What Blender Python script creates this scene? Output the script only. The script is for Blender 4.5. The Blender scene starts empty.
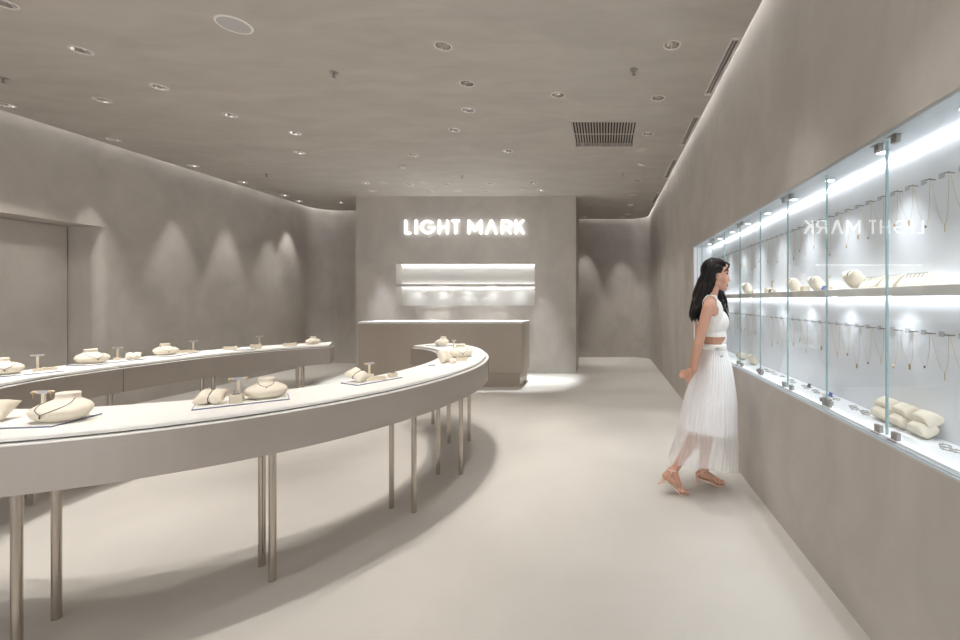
import bpy, bmesh, math, random
import numpy as np
from mathutils import Vector, Matrix, Euler
random.seed(7)
PI = math.pi
C = bpy.context.scene.collection
SC = bpy.context.scene
F = 440.0            # focal length in pixels of the 960x640 frame
H = 1.37             # camera height
PX, PY = 604.0, 300.0
ZC = 3.30            # ceiling height
XR = 1.076           # right wall
XL = -6.18           # left wall

# ------------------------------------------------------------------ camera, world, exposure
cd = bpy.data.cameras.new('camera'); cam = bpy.data.objects.new('camera', cd); C.objects.link(cam)
cd.sensor_width = 36.0; cd.lens = F / 960 * 36.0
cd.shift_x = (480 - PX) / 960; cd.shift_y = -(320 - PY) / 960
cd.clip_start = 0.05
cam.location = (0, 0, H); cam.rotation_euler = (PI / 2, 0, 0)
SC.camera = cam
w = bpy.data.worlds.new('world'); SC.world = w; w.use_nodes = True
w.node_tree.nodes['Background'].inputs[0].default_value = (0.95, 0.97, 1.0, 1)
w.node_tree.nodes['Background'].inputs[1].default_value = 2.3
SC.view_settings.view_transform = 'Standard'; SC.view_settings.look = 'None'
SC.view_settings.gamma = 1.0; SC.view_settings.use_curve_mapping = False
SC.view_settings.exposure = 0.27
SPOT_W = 85.0        # watts of one downlight
COVE_E = 24.0         # emission of the perimeter cove strip
CASE_E = 7.0         # emission of the showcase strips
WARM = (1.0, 0.968, 0.935); COOL = (0.90, 0.95, 1.0)

# ------------------------------------------------------------------ materials
def lin(c):
    return tuple((x / 255 / 12.92) if x <= 10 else ((x / 255 + 0.055) / 1.055) ** 2.4 for x in c)
def mat(name, rgb, rough=0.6, metal=0.0, noise=0.0, nscale=3.0, bump=0.0, spec=0.5, stretch=(1, 1, 1), fine=0.0, coat=0.0, sheen=0.0):
    m = bpy.data.materials.new(name); m.use_nodes = True
    nt = m.node_tree; b = nt.nodes['Principled BSDF']
    col = lin(rgb)
    b.inputs['Base Color'].default_value = (*col, 1)
    b.inputs['Roughness'].default_value = rough; b.inputs['Metallic'].default_value = metal
    b.inputs['Specular IOR Level'].default_value = spec
    if coat: b.inputs['Coat Weight'].default_value = coat; b.inputs['Coat Roughness'].default_value = 0.15
    if noise or bump or fine:
        tc = nt.nodes.new('ShaderNodeTexCoord'); mp = nt.nodes.new('ShaderNodeMapping')
        mp.inputs['Scale'].default_value = stretch
        nt.links.new(tc.outputs['Object'], mp.inputs[0])
        n = nt.nodes.new('ShaderNodeTexNoise'); n.inputs['Scale'].default_value = nscale
        n.inputs['Detail'].default_value = 7; n.inputs['Roughness'].default_value = 0.6
        n.inputs['Distortion'].default_value = 0.6
        nt.links.new(mp.outputs[0], n.inputs[0])
        cr = nt.nodes.new('ShaderNodeValToRGB')
        lo = tuple(max(0, x * (1 - noise)) for x in col); hi = tuple(min(1, x * (1 + noise)) for x in col)
        cr.color_ramp.elements[0].position = 0.3; cr.color_ramp.elements[0].color = (*lo, 1)
        cr.color_ramp.elements[1].position = 0.7; cr.color_ramp.elements[1].color = (*hi, 1)
        nt.links.new(n.outputs[0], cr.inputs[0]); nt.links.new(cr.outputs[0], b.inputs['Base Color'])
        if bump:
            bp = nt.nodes.new('ShaderNodeBump'); bp.inputs['Strength'].default_value = bump; bp.inputs['Distance'].default_value = 0.01
            n2 = nt.nodes.new('ShaderNodeTexNoise'); n2.inputs['Scale'].default_value = nscale * 6; n2.inputs['Detail'].default_value = 4
            nt.links.new(mp.outputs[0], n2.inputs[0]); nt.links.new(n2.outputs[0], bp.inputs['Height'])
            nt.links.new(bp.outputs[0], b.inputs['Normal'])
    return m
def emit(name, rgb, s):
    m = bpy.data.materials.new(name); m.use_nodes = True; nt = m.node_tree; nt.nodes.clear()
    e = nt.nodes.new('ShaderNodeEmission'); e.inputs[0].default_value = (*rgb, 1); e.inputs[1].default_value = s
    o = nt.nodes.new('ShaderNodeOutputMaterial'); nt.links.new(e.outputs[0], o.inputs[0]); return m
def glass(name, tint=(0.975, 0.99, 0.99), ior=1.58):
    m = bpy.data.materials.new(name); m.use_nodes = True; nt = m.node_tree; nt.nodes.clear()
    t = nt.nodes.new('ShaderNodeBsdfTransparent'); t.inputs[0].default_value = (*tint, 1)
    g = nt.nodes.new('ShaderNodeBsdfGlossy'); g.inputs['Roughness'].default_value = 0.0
    f = nt.nodes.new('ShaderNodeFresnel'); f.inputs[0].default_value = ior
    x = nt.nodes.new('ShaderNodeMixShader'); o = nt.nodes.new('ShaderNodeOutputMaterial')
    geo = nt.nodes.new('ShaderNodeNewGeometry'); sub = nt.nodes.new('ShaderNodeMath'); sub.operation = 'SUBTRACT'; sub.inputs[0].default_value = 1.0
    mul = nt.nodes.new('ShaderNodeMath'); mul.operation = 'MULTIPLY'
    nt.links.new(geo.outputs['Backfacing'], sub.inputs[1]); nt.links.new(f.outputs[0], mul.inputs[0]); nt.links.new(sub.outputs[0], mul.inputs[1])
    nt.links.new(mul.outputs[0], x.inputs[0]); nt.links.new(t.outputs[0], x.inputs[1]); nt.links.new(g.outputs[0], x.inputs[2])
    nt.links.new(x.outputs[0], o.inputs[0]); return m
def sheer(name, rgb, alpha):
    m = bpy.data.materials.new(name); m.use_nodes = True; nt = m.node_tree; nt.nodes.clear()
    t = nt.nodes.new('ShaderNodeBsdfTransparent'); d = nt.nodes.new('ShaderNodeBsdfDiffuse'); d.inputs[0].default_value = (*lin(rgb), 1)
    tl = nt.nodes.new('ShaderNodeBsdfTranslucent'); tl.inputs[0].default_value = (*lin(rgb), 1)
    a = nt.nodes.new('ShaderNodeMixShader'); a.inputs[0].default_value = 0.3
    x = nt.nodes.new('ShaderNodeMixShader'); x.inputs[0].default_value = alpha; o = nt.nodes.new('ShaderNodeOutputMaterial')
    nt.links.new(d.outputs[0], a.inputs[1]); nt.links.new(tl.outputs[0], a.inputs[2])
    nt.links.new(t.outputs[0], x.inputs[1]); nt.links.new(a.outputs[0], x.inputs[2]); nt.links.new(x.outputs[0], o.inputs[0]); return m
M = dict(
    plaster=mat('wall_plaster', (192, 185, 177), 0.75, noise=0.11, nscale=1.8, bump=0.05, stretch=(1, 1, 0.8)),
    ceil=mat('ceiling_plaster', (192, 185, 177), 0.8, noise=0.085, nscale=2.2, bump=0.08, stretch=(0.7, 1.9, 1)),
    floor=mat('floor_microcement', (196, 191, 183), 0.5, noise=0.05, nscale=1.1, bump=0.02, spec=0.35),
    apron=mat('brushed_taupe_metal', (176, 167, 158), 0.45, 0.25, noise=0.03, nscale=4, spec=0.4),
    counter=mat('counter_laminate', (182, 171, 158), 0.45, 0.1, noise=0.02, nscale=5),
    ctop=mat('counter_top', (226, 224, 222), 0.2, 0.0, noise=0.02, nscale=5),
    white=mat('white_lacquer', (240, 238, 234), 0.35, noise=0.01),
    fabric=mat('white_suede_top', (234, 231, 225), 0.9, noise=0.02, nscale=60, bump=0.05),
    slabedge=mat('cream_slab_edge', (226, 218, 203), 0.8, noise=0.02, nscale=60),
    gap=mat('dark_groove', (96, 90, 84), 0.8, noise=0.05),
    steel=mat('brushed_steel', (190, 181, 171), 0.22, 1.0, noise=0.03, nscale=8, stretch=(1, 1, 0.05)),
    chrome=mat('reflector_chrome', (225, 222, 218), 0.12, 1.0, noise=0.02),
    trimring=mat('light_trim_ring', (216, 210, 203), 0.45, noise=0.02),
    dark=mat('dark_void', (52, 48, 44), 0.8, noise=0.05),
    clamp=mat('dark_steel_clamp', (168, 164, 160), 0.3, 1.0, noise=0.03),
    grille=mat('grey_grille', (196, 192, 190), 0.7, noise=0.05, nscale=200),
    caseback=mat('case_back_white', (233, 235, 240), 0.55, noise=0.01),
    casewhite=mat('case_deck_white', (243, 245, 248), 0.5, noise=0.01),
    shelf=mat('case_shelf_beige', (222, 217, 212), 0.5, noise=0.02),
    edge=mat('glass_edge_teal', (150, 180, 184), 0.15, noise=0.05),
    alu=mat('pale_aluminium', (196, 202, 206), 0.35, 0.5, noise=0.03),
    cream=mat('cream_linen', (236, 226, 208), 0.85, noise=0.03, nscale=40, bump=0.08),
    ivory=mat('ivory_display_leather', (232, 220, 198), 0.6, noise=0.02, nscale=30),
    pad=mat('white_display_pad', (243, 241, 236), 0.7, noise=0.02, nscale=40),
    padrim=mat('blue_grey_pad_edge', (120, 124, 150), 0.5, noise=0.03),
    gold=mat('gold', (206, 180, 140), 0.35, 0.6, noise=0.05),
    slat=mat('slat_taupe', (186, 178, 169), 0.6, noise=0.02), plate=mat('cover_plate_taupe', (204, 198, 190), 0.7, noise=0.02),
    palesilver=mat('pale_silver', (196, 192, 188), 0.3, 0.5, noise=0.05),
    silver=mat('silver', (150, 146, 142), 0.28, 1.0, noise=0.05),
    darksilver=mat('dark_silver', (104, 98, 94), 0.35, 0.7, noise=0.05),
    tag=mat('grey_tag', (190, 190, 194), 0.4, noise=0.1, nscale=300),
    darktag=mat('dark_tag', (70, 70, 74), 0.5, noise=0.1),
    bluetag=mat('blue_tag', (66, 88, 170), 0.5, noise=0.1),
    skin=mat('skin', (208, 160, 136), 0.5, noise=0.03, nscale=12),
    lips=mat('lips', (176, 98, 92), 0.45, noise=0.03), brow=mat('brow', (58, 42, 36), 0.7, noise=0.05), eye=mat('eye', (40, 32, 30), 0.3, noise=0.03),
    hair=mat('black_hair', (24, 19, 18), 0.5, spec=0.3, noise=0.25, nscale=40, stretch=(1, 1, 0.1)),
    knit=mat('white_knit', (240, 238, 233), 0.85, noise=0.02, nscale=120, bump=0.1),
    lining=mat('white_lining', (252, 250, 250), 0.8, noise=0.02, nscale=30),
    nude=mat('nude_leather', (228, 196, 176), 0.4, noise=0.03),
    sheer=sheer('sheer_white_tulle', (255, 254, 254), 0.5),
    glass=glass('clear_glass'),
    sign=emit('sign_white', (0.95, 0.98, 1.0), 4.6), cove=emit('cove_light', COOL, COVE_E),
    caseled=emit('case_led', (0.93, 0.965, 1.0), CASE_E), nicheled=emit('niche_led', (0.96, 0.98, 1.0), 4.5),
    puck=emit('puck_light', (0.97, 0.99, 1.0), 6.0), lamp=emit('lamp_disc', WARM, 12.0),
)

# ------------------------------------------------------------------ helpers
def link(o, parent=None):
    C.objects.link(o)
    if parent: o.parent = parent
    return o
def obj(name, bm, m, parent=None, smooth=False, loc=None):
    me = bpy.data.meshes.new(name); bm.normal_update(); bm.to_mesh(me); bm.free()
    for x in (m if isinstance(m, (list, tuple)) else [m]): me.materials.append(x)
    if smooth:
        for p in me.polygons: p.use_smooth = True
    o = bpy.data.objects.new(name, me); link(o, parent)
    if loc: o.location = loc
    return o
def tag(o, label=None, cat=None, group=None, kind=None):
    if label: o['label'] = label
    if cat: o['category'] = cat
    if group: o['group'] = group
    if kind: o['kind'] = kind
    return o
def thing(name, label, cat, loc=(0, 0, 0), rz=0.0, group=None):
    o = bpy.data.objects.new(name, None); C.objects.link(o); o.empty_display_size = 0.05
    o.location = loc; o.rotation_euler = (0, 0, rz)
    return tag(o, label, cat, group)
def struct(name, bm, m, label=None, parent=None, smooth=False):
    o = obj(name, bm, m, parent, smooth)
    if parent is None: tag(o, label, None, None, 'structure')
    return o
def BM(): return bmesh.new()
def box(bm, x0, x1, y0, y1, z0, z1, mi=0, bev=0.0):
    v = [bm.verts.new(p) for p in ((x0, y0, z0), (x1, y0, z0), (x1, y1, z0), (x0, y1, z0), (x0, y0, z1), (x1, y0, z1), (x1, y1, z1), (x0, y1, z1))]
    fs = [bm.faces.new([v[i] for i in q]) for q in ((3, 2, 1, 0), (4, 5, 6, 7), (0, 1, 5, 4), (1, 2, 6, 5), (2, 3, 7, 6), (3, 0, 4, 7))]
    for f in fs: f.material_index = mi
    if bev:
        es = list({e for f in fs for e in f.edges})
        bmesh.ops.bevel(bm, geom=es, offset=bev, segments=2, profile=0.5, affect='EDGES')
    return fs
def loft(bm, rings, cap=True, mi=0, closed=True):
    R = [[bm.verts.new(p) for p in r] for r in rings]; n = len(R[0])
    for a, b in zip(R, R[1:]):
        for i in range(n if closed else n - 1):
            j = (i + 1) % n
            f = bm.faces.new((a[i], a[j], b[j], b[i])); f.material_index = mi
    if cap and closed:
        f = bm.faces.new(list(reversed(R[0]))); f.material_index = mi
        f = bm.faces.new(R[-1]); f.material_index = mi
    return R
def cyl(bm, c, r, z0, z1, n=20, r2=None, mi=0):
    r2 = r if r2 is None else r2
    loft(bm, [[(c[0] + rr * math.cos(2 * PI * k / n), c[1] + rr * math.sin(2 * PI * k / n), z) for k in range(n)] for rr, z in ((r, z0), (r2, z1))], mi=mi)
def lathe(bm, prof, c=(0, 0), n=24, mi=0):
    R = [[bm.verts.new((c[0] + r * math.cos(2 * PI * k / n), c[1] + r * math.sin(2 * PI * k / n), z)) for k in range(n)] for r, z in prof]
    for a, b in zip(R, R[1:]):
        for i in range(n):
            j = (i + 1) % n; f = bm.faces.new((a[i], a[j], b[j], b[i])); f.material_index = mi
    return R
def tube(bm, pts, r, n=6, closed=False, mi=0):
    P = [Vector(p) for p in pts]; N = len(P); rr = r if isinstance(r, (list, tuple)) else [r] * N
    rings = []; up = Vector((0.13, 0.21, 0.97)).normalized()
    for i, p in enumerate(P):
        a = P[(i - 1) % N] if (i > 0 or closed) else p; b = P[(i + 1) % N] if (i < N - 1 or closed) else p
        t = (b - a); t = t.normalized() if t.length > 1e-9 else Vector((0, 0, 1))
        u = t.cross(up)
        if u.length < 0.05: u = t.cross(Vector((1, 0, 0)))
        u.normalize(); v = t.cross(u)
        rings.append([p + (u * math.cos(2 * PI * k / n) + v * math.sin(2 * PI * k / n)) * rr[i] for k in range(n)])
    R = [[bm.verts.new(q) for q in g] for g in rings]
    prs = list(zip(R, R[1:])) + ([(R[-1], R[0])] if closed else [])
    for a, b in prs:
        for i in range(n):
            j = (i + 1) % n; f = bm.faces.new((a[i], a[j], b[j], b[i])); f.material_index = mi
    if not closed:
        bm.faces.new(list(reversed(R[0]))).material_index = mi; bm.faces.new(R[-1]).material_index = mi
def ellipsoid(bm, c, r, rot=None, n=16):
    mtx = Matrix.Translation(c) @ (rot.to_matrix().to_4x4() if rot else Matrix.Identity(4)) @ Matrix.Diagonal((*r, 1))
    bmesh.ops.create_uvsphere(bm, u_segments=n, v_segments=n // 2 + 2, radius=1, matrix=mtx)
def ccap(bm, a, b, ra, rb, n=14):
    a, b = Vector(a), Vector(b); pts, rr = [], []
    d = (b - a).normalized()
    for k in range(5):
        t = PI / 2 * (1 - k / 4); pts.append(a - d * ra * math.sin(t) * 0.98); rr.append(max(ra * math.cos(t), ra * 0.12))
    for k in range(5):
        t = PI / 2 * k / 4; pts.append(b + d * rb * math.sin(t) * 0.98); rr.append(max(rb * math.cos(t), rb * 0.12))
    tube(bm, pts, rr, n)
def evaluated(o, name, m, parent=None, smooth=True):
    dg = bpy.context.evaluated_depsgraph_get(); dg.update()
    me = bpy.data.meshes.new_from_object(o.evaluated_get(dg)); me.name = name
    old = o.data; bpy.data.objects.remove(o); bpy.data.meshes.remove(old)
    me.materials.clear()
    for x in (m if isinstance(m, (list, tuple)) else [m]): me.materials.append(x)
    for p in me.polygons: p.use_smooth = smooth; p.material_index = 0
    n = bpy.data.objects.new(name, me); return link(n, parent)
def fuse(bm, name, m, parent=None, voxel=0.005, it=4):
    me = bpy.data.meshes.new('tmp'); bmesh.ops.recalc_face_normals(bm, faces=bm.faces); bm.to_mesh(me); bm.free(); o = bpy.data.objects.new('tmp', me); C.objects.link(o)
    r = o.modifiers.new('r', 'REMESH'); r.mode = 'VOXEL'; r.voxel_size = voxel
    s = o.modifiers.new('s', 'SMOOTH'); s.iterations = it; s.factor = 0.5
    return evaluated(o, name, m, parent)
def copy_thing(src, label, loc, rz=None, group=None):
    r = src.copy(); C.objects.link(r); r.location = loc
    if rz is not None: r.rotation_euler = (0, 0, rz)
    r['label'] = label
    if group: r['group'] = group
    for ch in src.children:
        c = ch.copy(); C.objects.link(c); c.parent = r
        for g in ch.children:
            d = g.copy(); C.objects.link(d); d.parent = c
    return r
def world(px, py, z):
    d = F * (H - z) / (py - PY); return ((px - PX) * d / F, d)
ORD = ['first', 'second', 'third', 'fourth', 'fifth', 'sixth', 'seventh', 'eighth', 'ninth', 'tenth', 'eleventh', 'twelfth', 'thirteenth', 'fourteenth', 'fifteenth', 'sixteenth', 'seventeenth', 'eighteenth', 'nineteenth', 'twentieth']
TENS = {20: 'twenty', 30: 'thirty', 40: 'forty'}
def ordinal(n):
    if n <= 20: return ORD[n - 1]
    t, u = n // 10 * 10, n % 10
    return {30: 'thirtieth', 40: 'fortieth'}[t] if u == 0 else TENS[t] + '-' + ORD[u - 1]

# ------------------------------------------------------------------ room shell
YF = -3.2                         # shopfront behind the camera
CY0, CY1, CZ0, CZ1 = -0.14, 5.31, 0.817, 2.014     # opening of the wall showcase
YBL, YBR = 9.55, 10.55            # back wall, left and right of the feature wall
bm = BM(); box(bm, XL - 0.6, XR + 0.6, YF - 0.2, YBR + 0.2, -0.1, 0.0); struct('floor', bm, M['floor'], 'pale microcement floor')

def arc(cx, cy, r, a0, a1, n=8):
    return [(cx + r * math.cos(math.radians(a0 + (a1 - a0) * k / n)), cy + r * math.sin(math.radians(a0 + (a1 - a0) * k / n))) for k in range(n + 1)]
XJ = -4.05
def outline(g, r=0.45):           # plan of the room, pulled in by g
    return ([(XR - g, YF), ] + arc(XR - g - r, YBR - g - r, r, 0, 90) + [(XJ + g, YBR - g), (XJ + g, YBL - g)] + arc(XL + g + r, YBL - g - r, r, 90, 180) + [(XL + g, YF)])
# right wall: solid with the showcase opening, then the rounded corner and the right part of the back wall
bm = BM()
T = 0.32
box(bm, XR, XR + T, YF, YBR - 0.45, 0, CZ0); box(bm, XR, XR + T, YF, YBR - 0.45, CZ1, 3.55)
box(bm, XR, XR + T, YF, CY0, CZ0, CZ1); box(bm, XR, XR + T, CY1, YBR - 0.45, CZ0, CZ1)
struct('wall_right', bm, M['plaster'], 'long taupe plaster wall holding the lit showcase')
def sweep_wall(pts, z0, z1, th, side):
    b = BM(); P = [Vector((x, y)) for x, y in pts]; rings = []
    for i, p in enumerate(P):
        t = ((P[min(i + 1, len(P) - 1)] - P[max(i - 1, 0)])).normalized(); n = Vector((t.y, -t.x)) * side
        q = p + n * th
        rings.append([(p.x, p.y, z0), (p.x, p.y, z1), (q.x, q.y, z1), (q.x, q.y, z0)])
    loft(b, rings); bmesh.ops.recalc_face_normals(b, faces=b.faces); return b
bm = sweep_wall(arc(XR - 0.45, YBR - 0.45, 0.45, 0, 90, 12) + [(XJ, YBR)], 0, 3.55, 0.25, 1)
struct('wall_back', bm, M['plaster'], 'taupe plaster back wall curving out of the right wall', smooth=False)
bm = BM(); box(bm, XJ, XJ + 0.15, YBL, YBR, 0, 3.55); struct('wall_return', bm, M['plaster'], 'short return wall behind the feature wall')
bm = sweep_wall([(XJ + 0.15, YBL)] + arc(XL + 0.45, YBL - 0.45, 0.45, 90, 180, 12), 0, 3.55, 0.25, 1)
struct('wall_back_left', bm, M['plaster'], 'taupe back wall curving into the left wall')
# left wall with an alcove
AY0, AY1, AZ, AD = 3.2, 5.38, 2.27, 0.39
bm = BM()
box(bm, XL - 0.6, XL, YF, AY0, 0, 3.55); box(bm, XL - 0.6, XL, AY1 + 0.1, YBL - 0.45, 0, 3.55); box(bm, XL - 0.6, XL, AY0, AY1 + 0.1, AZ, 3.55)
box(bm, XL - 0.6, XL - AD, AY0, AY1 + 0.1, 0, AZ)
rr = 0.1
prof = [(XL - AD, AY1)] + [(XL - rr + rr * math.sin(math.radians(a)), AY1 + rr - rr * math.cos(math.radians(a))) for a in range(0, 91, 15)] + [(XL - AD, AY1 + rr)]
loft(bm, [[(x, y, 0) for x, y in prof], [(x, y, AZ) for x, y in prof]])
struct('wall_left', bm, M['plaster'], 'long taupe plaster wall with a shallow alcove')
bm = BM(); box(bm, XL - AD, XL - AD + 0.02, AY0 + 0.05, AY1 - 0.012, 0.005, AZ - 0.01)
struct('door_1', bm, M['plaster'], 'flush plaster coloured door set in the alcove of the left wall')
bm = BM(); box(bm, XL - 0.6, -4.6, YF - 0.2, YF, 0, 3.55); box(bm, 0.6, XR + 0.3, YF - 0.2, YF, 0, 3.55); box(bm, -4.6, 0.6, YF - 0.2, YF, 2.9, 3.55)
struct('wall_front', bm, M['plaster'], 'wall around the open shopfront')
bm = BM(); box(bm, XL - 0.6, XR + 0.6, YF - 0.2, YBR + 0.3, 3.55, 3.65); struct('trim_1', bm, M['plaster'], 'slab above the light cove')

# ceiling slab, inset from the walls; holes are cut for the fittings
CT = 0.10
b2 = BM(); plan = outline(0.055)
loft(b2, [[(x, y, ZC) for x, y in plan], [(x, y, ZC + CT) for x, y in plan]]); bmesh.ops.recalc_face_normals(b2, faces=b2.faces)
def cpos(px, py): return world(px, py, ZC)
DL_RING = [(443, 46), (467, 83.5), (468, 110), (454.5, 130), (81, 50.5), (159.5, 87), (229.8, 115), (295, 133), (299.5, 152.7), (413, 155)]
DL_LEFT = [(6, 105), (113.5, 139.5), (193, 165.6), (243, 182), (284.5, 195.3)]
DL_MISC = [(102, 100), (3, 3), (558, 95), (507.5, 151)]
DL_RIGHT = [(672, 45), (658, 98), (648, 134), (641.5, 164), (637.3, 181), (633.4, 194.4), (630, 204.7), (627.5, 213.9)]
DL_BACK = [(622.5, 216.5), (584.5, 217)]
DL_DESK = [(365.6, 183), (409, 184), (447, 184), (490.6, 183.5), (533, 183), (372.5, 191), (429, 191), (485, 191), (540.6, 190)]
DL_REAR = [(298.7, 201), (340.5, 202.5)]
DL_OUT = [(-2.15, 1.75), (-1.55, 2.35), (-2.95, 1.75), (-3.6, 2.2), (-4.0, 2.75), (-0.43, 2.55), (-0.43, 1.0), (0.51, 2.35), (0.51, 1.35), (-1.1, 0.4), (-5.88, 3.35), (-5.88, 2.3), (-2.6, 0.2), (-4.6, 0.6), (-0.3, -1.2), (-2.5, -1.4), (-4.8, -1.3)]
downs = []
for grp, L in (('ring', DL_RING), ('left', DL_LEFT), ('misc', DL_MISC), ('right', DL_RIGHT), ('back', DL_BACK), ('desk', DL_DESK), ('rear', DL_REAR)):
    for p in L: downs.append((grp, cpos(*p)))
for p in DL_OUT: downs.append(('out', p))
RH = 0.058
cut = BM()
for _, p in downs: cyl(cut, p, RH, ZC - 0.05, ZC + 0.2, 24)
VENT = (-0.362, 0.368, 4.765, 5.53)
box(cut, VENT[0], VENT[1], VENT[2], VENT[3], ZC - 0.05, ZC + 0.06)
SLOTS = [(3.22, 4.15), (4.6, 5.49), (6.02, 6.98), (7.88, 8.8), (1.8, 2.72)]
for y0, y1 in SLOTS: box(cut, 0.952, 0.998, y0 + 0.04, y1 - 0.04, ZC - 0.05, ZC + 0.06)
bmesh.ops.recalc_face_normals(cut, faces=cut.faces)
me = bpy.data.meshes.new('c'); b2.to_mesh(me); b2.free(); co = bpy.data.objects.new('c', me); C.objects.link(co)
mk = bpy.data.meshes.new('k'); cut.to_mesh(mk); cut.free(); ko = bpy.data.objects.new('k', mk); C.objects.link(ko)
bo = co.modifiers.new('b', 'BOOLEAN'); bo.operation = 'DIFFERENCE'; bo.object = ko; bo.solver = 'EXACT'
ceil = evaluated(co, 'ceiling', M['ceil'], smooth=False)
bpy.data.objects.remove(ko); bpy.data.meshes.remove(mk)
tag(ceil, 'brushed taupe plaster ceiling', None, None, 'structure')
# cove strips standing on the ceiling slab along the wall gap
bm = BM(); pl = outline(0.030)
for a, b in zip(pl, pl[1:]):
    tube(bm, [(a[0], a[1], ZC + 0.225), (b[0], b[1], ZC + 0.225)], 0.012, 6)
struct('trim_2', bm, M['cove'], 'hidden cove light along the ceiling edge')

# ------------------------------------------------------------------ feature wall with sign and niche
BY0, BY1, BX0, BX1 = 8.19, 9.0, -4.62, -0.52
NX0, NX1, NZ0, NZ1, ND = -3.872, -1.29, 1.262, 2.046, 0.25
bm = BM()
box(bm, BX0, NX0, BY0, BY1, 0, ZC); box(bm, NX1, BX1, BY0, BY1, 0, ZC)
box(bm, NX0, NX1, BY0, BY1, NZ1, ZC); box(bm, NX0, NX1, BY0, BY1, 0, NZ0); box(bm, NX0, NX1, BY0 + ND, BY1, NZ0, NZ1)
bmesh.ops.remove_doubles(bm, verts=bm.verts, dist=1e-5)
struct('wall_feature', bm, M['plaster'], 'free standing plaster wall behind the counter with a niche')
bm = BM(); box(bm, NX0, NX1, BY0 + ND - 0.012, BY0 + ND - 0.001, NZ0, NZ1); struct('trim_3', bm, M['pad'], 'pale lining of the niche')
sh = thing('niche_shelf', 'pale plaster shelf dividing the lit niche below the sign', 'shelf', (NX0, BY0, 1.618))
bm = BM(); box(bm, 0, NX1 - NX0, 0.004, ND - 0.05, 0, 0.05); obj('shelf_board', bm, M['plaster'], sh)
bm = BM(); box(bm, 0.02, NX1 - NX0 - 0.02, ND - 0.05, ND - 0.02, 0.0, 0.03); obj('led_strip', bm, M['nicheled'], sh)
bm = BM(); box(bm, NX0 + 0.02, NX1 - 0.02, BY0 + ND - 0.055, BY0 + ND - 0.015, NZ1 - 0.012, NZ1 - 0.001)
tag(obj('led_strip', bm, M['nicheled']), 'white light strip under the top edge of the niche', 'light strip')
for k in range(5):
    x = NX0 + (NX1 - NX0) * (k + .62) / 5.3
    for z, e in ((1.595, 1.6),):
        ld = bpy.data.lights.new('niche_spot', 'SPOT'); ld.energy = e; ld.spot_size = math.radians(125); ld.spot_blend = 1.0; ld.shadow_soft_size = .015; ld.color = COOL
        lo = bpy.data.objects.new('niche_spot', ld); C.objects.link(lo); lo.location = (x, BY0 + ND - .17, z); lo.rotation_euler = (math.radians(15), 0, 0)
bm = BM(); box(bm, NX0 - 0.02, NX1 + 0.02, BY0 - 0.012, BY0 + 0.02, NZ0 - 0.045, NZ0 - 0.002); struct('trim_4', bm, M['plaster'], 'sill under the niche')

sg = thing('wall_sign', 'glowing white letter sign LIGHT MARK on the feature wall', 'sign', (-3.70, BY0, 2.600))
SH = 0.252; SS = 0.272 / 108.0       # crop pixels to metres
def letter(name, polys, parent=sg):
    b = BM()
    for P in polys:
        f0 = [(x * SS, -0.035, y * SH / 108) for x, y in P]; f1 = [(x * SS, -0.012, y * SH / 108) for x, y in P]
        loft(b, [f0, f1])
    bmesh.ops.recalc_face_normals(b, faces=b.faces)
    o = obj(name, b, M['sign'], parent); return o
def R(x0, y0, x1, y1): return [(x0, y0), (x1, y0), (x1, y1), (x0, y1)]
S = 10; X0 = 38
def sh_(polys, dx): return [[(x + dx - X0, y) for x, y in P] for P in polys]
letter('letter_l', sh_([R(2, 0, S + 2, 108), R(S, 0, 43, S)], 38))
letter('letter_i', sh_([R(5, 0, 15, 108)], 111))
gp = []
def garc(a0, a1, n, ro=52, ri=42, cx=53, cy=54):
    out = []
    for k in range(n):
        A = math.radians(a0 + (a1 - a0) * k / n); B = math.radians(a0 + (a1 - a0) * (k + 1) / n)
        out.append([(cx + ro * math.cos(A), cy + ro * math.sin(A)), (cx + ri * math.cos(A), cy + ri * math.sin(A)), (cx + ri * math.cos(B), cy + ri * math.sin(B)), (cx + ro * math.cos(B), cy + ro * math.sin(B))])
    return out
letter('letter_g', sh_(garc(42, 358, 26) + [R(58, 46, 104, 56)], 154))
letter('letter_h', sh_([R(2, 0, 12, 108), R(62, 0, 72, 108), R(12, 49, 62, 59)], 285))
letter('letter_t', sh_([R(25, 0, 35, 98), R(3, 98, 57, 108)], 383))
letter('letter_m', sh_([R(3, 0, 13, 108), R(92, 0, 102, 108), [(13, 108), (13, 88), (47, 24), (52.5, 24), (52.5, 44)], [(92, 108), (52.5, 44), (52.5, 24), (58, 24), (92, 88)]], 503))
letter('letter_a', sh_([[(3, 0), (16, 0), (53, 108), (40, 108)], [(77, 0), (90, 0), (53, 108), (40, 108)]], 630))
letter('letter_r', sh_([R(2, 0, 12, 108), R(12, 98, 46, 108), R(12, 44, 46, 54)] + garc(-90, 90, 12, 32, 22, 46, 76) + [[(33, 46), (46, 46), (76, 0), (63, 0)]], 750))
letter('letter_k', sh_([R(2, 0, 12, 108), [(12, 48), (12, 63), (55, 108), (69, 108)], [(26, 58), (36, 67), (70, 0), (56, 0)]], 850))

# ------------------------------------------------------------------ reception counter
ct = thing('reception_counter', 'long taupe reception counter on a recessed plinth before the feature wall', 'counter', (-3.83, 6.85, 0))
W = 3.83 - 1.265
bm = BM(); box(bm, 0.06, W - 0.06, 0.08, 0.72, 0, 0.23); obj('plinth', bm, M['counter'], ct)
bm = BM(); box(bm, 0, W, 0, 0.62, 0.23, 1.0, bev=0.004); obj('body', bm, M['counter'], ct)
bm = BM(); box(bm, 0, W, 0, 0.64, 1.0, 1.028, bev=0.005); obj('counter_top', bm, M['ctop'], ct)
bm = BM(); box(bm, 0.2, W - 0.2, 0.62, 0.98, 0.70, 0.74); obj('work_ledge', bm, M['white'], ct)

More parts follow.
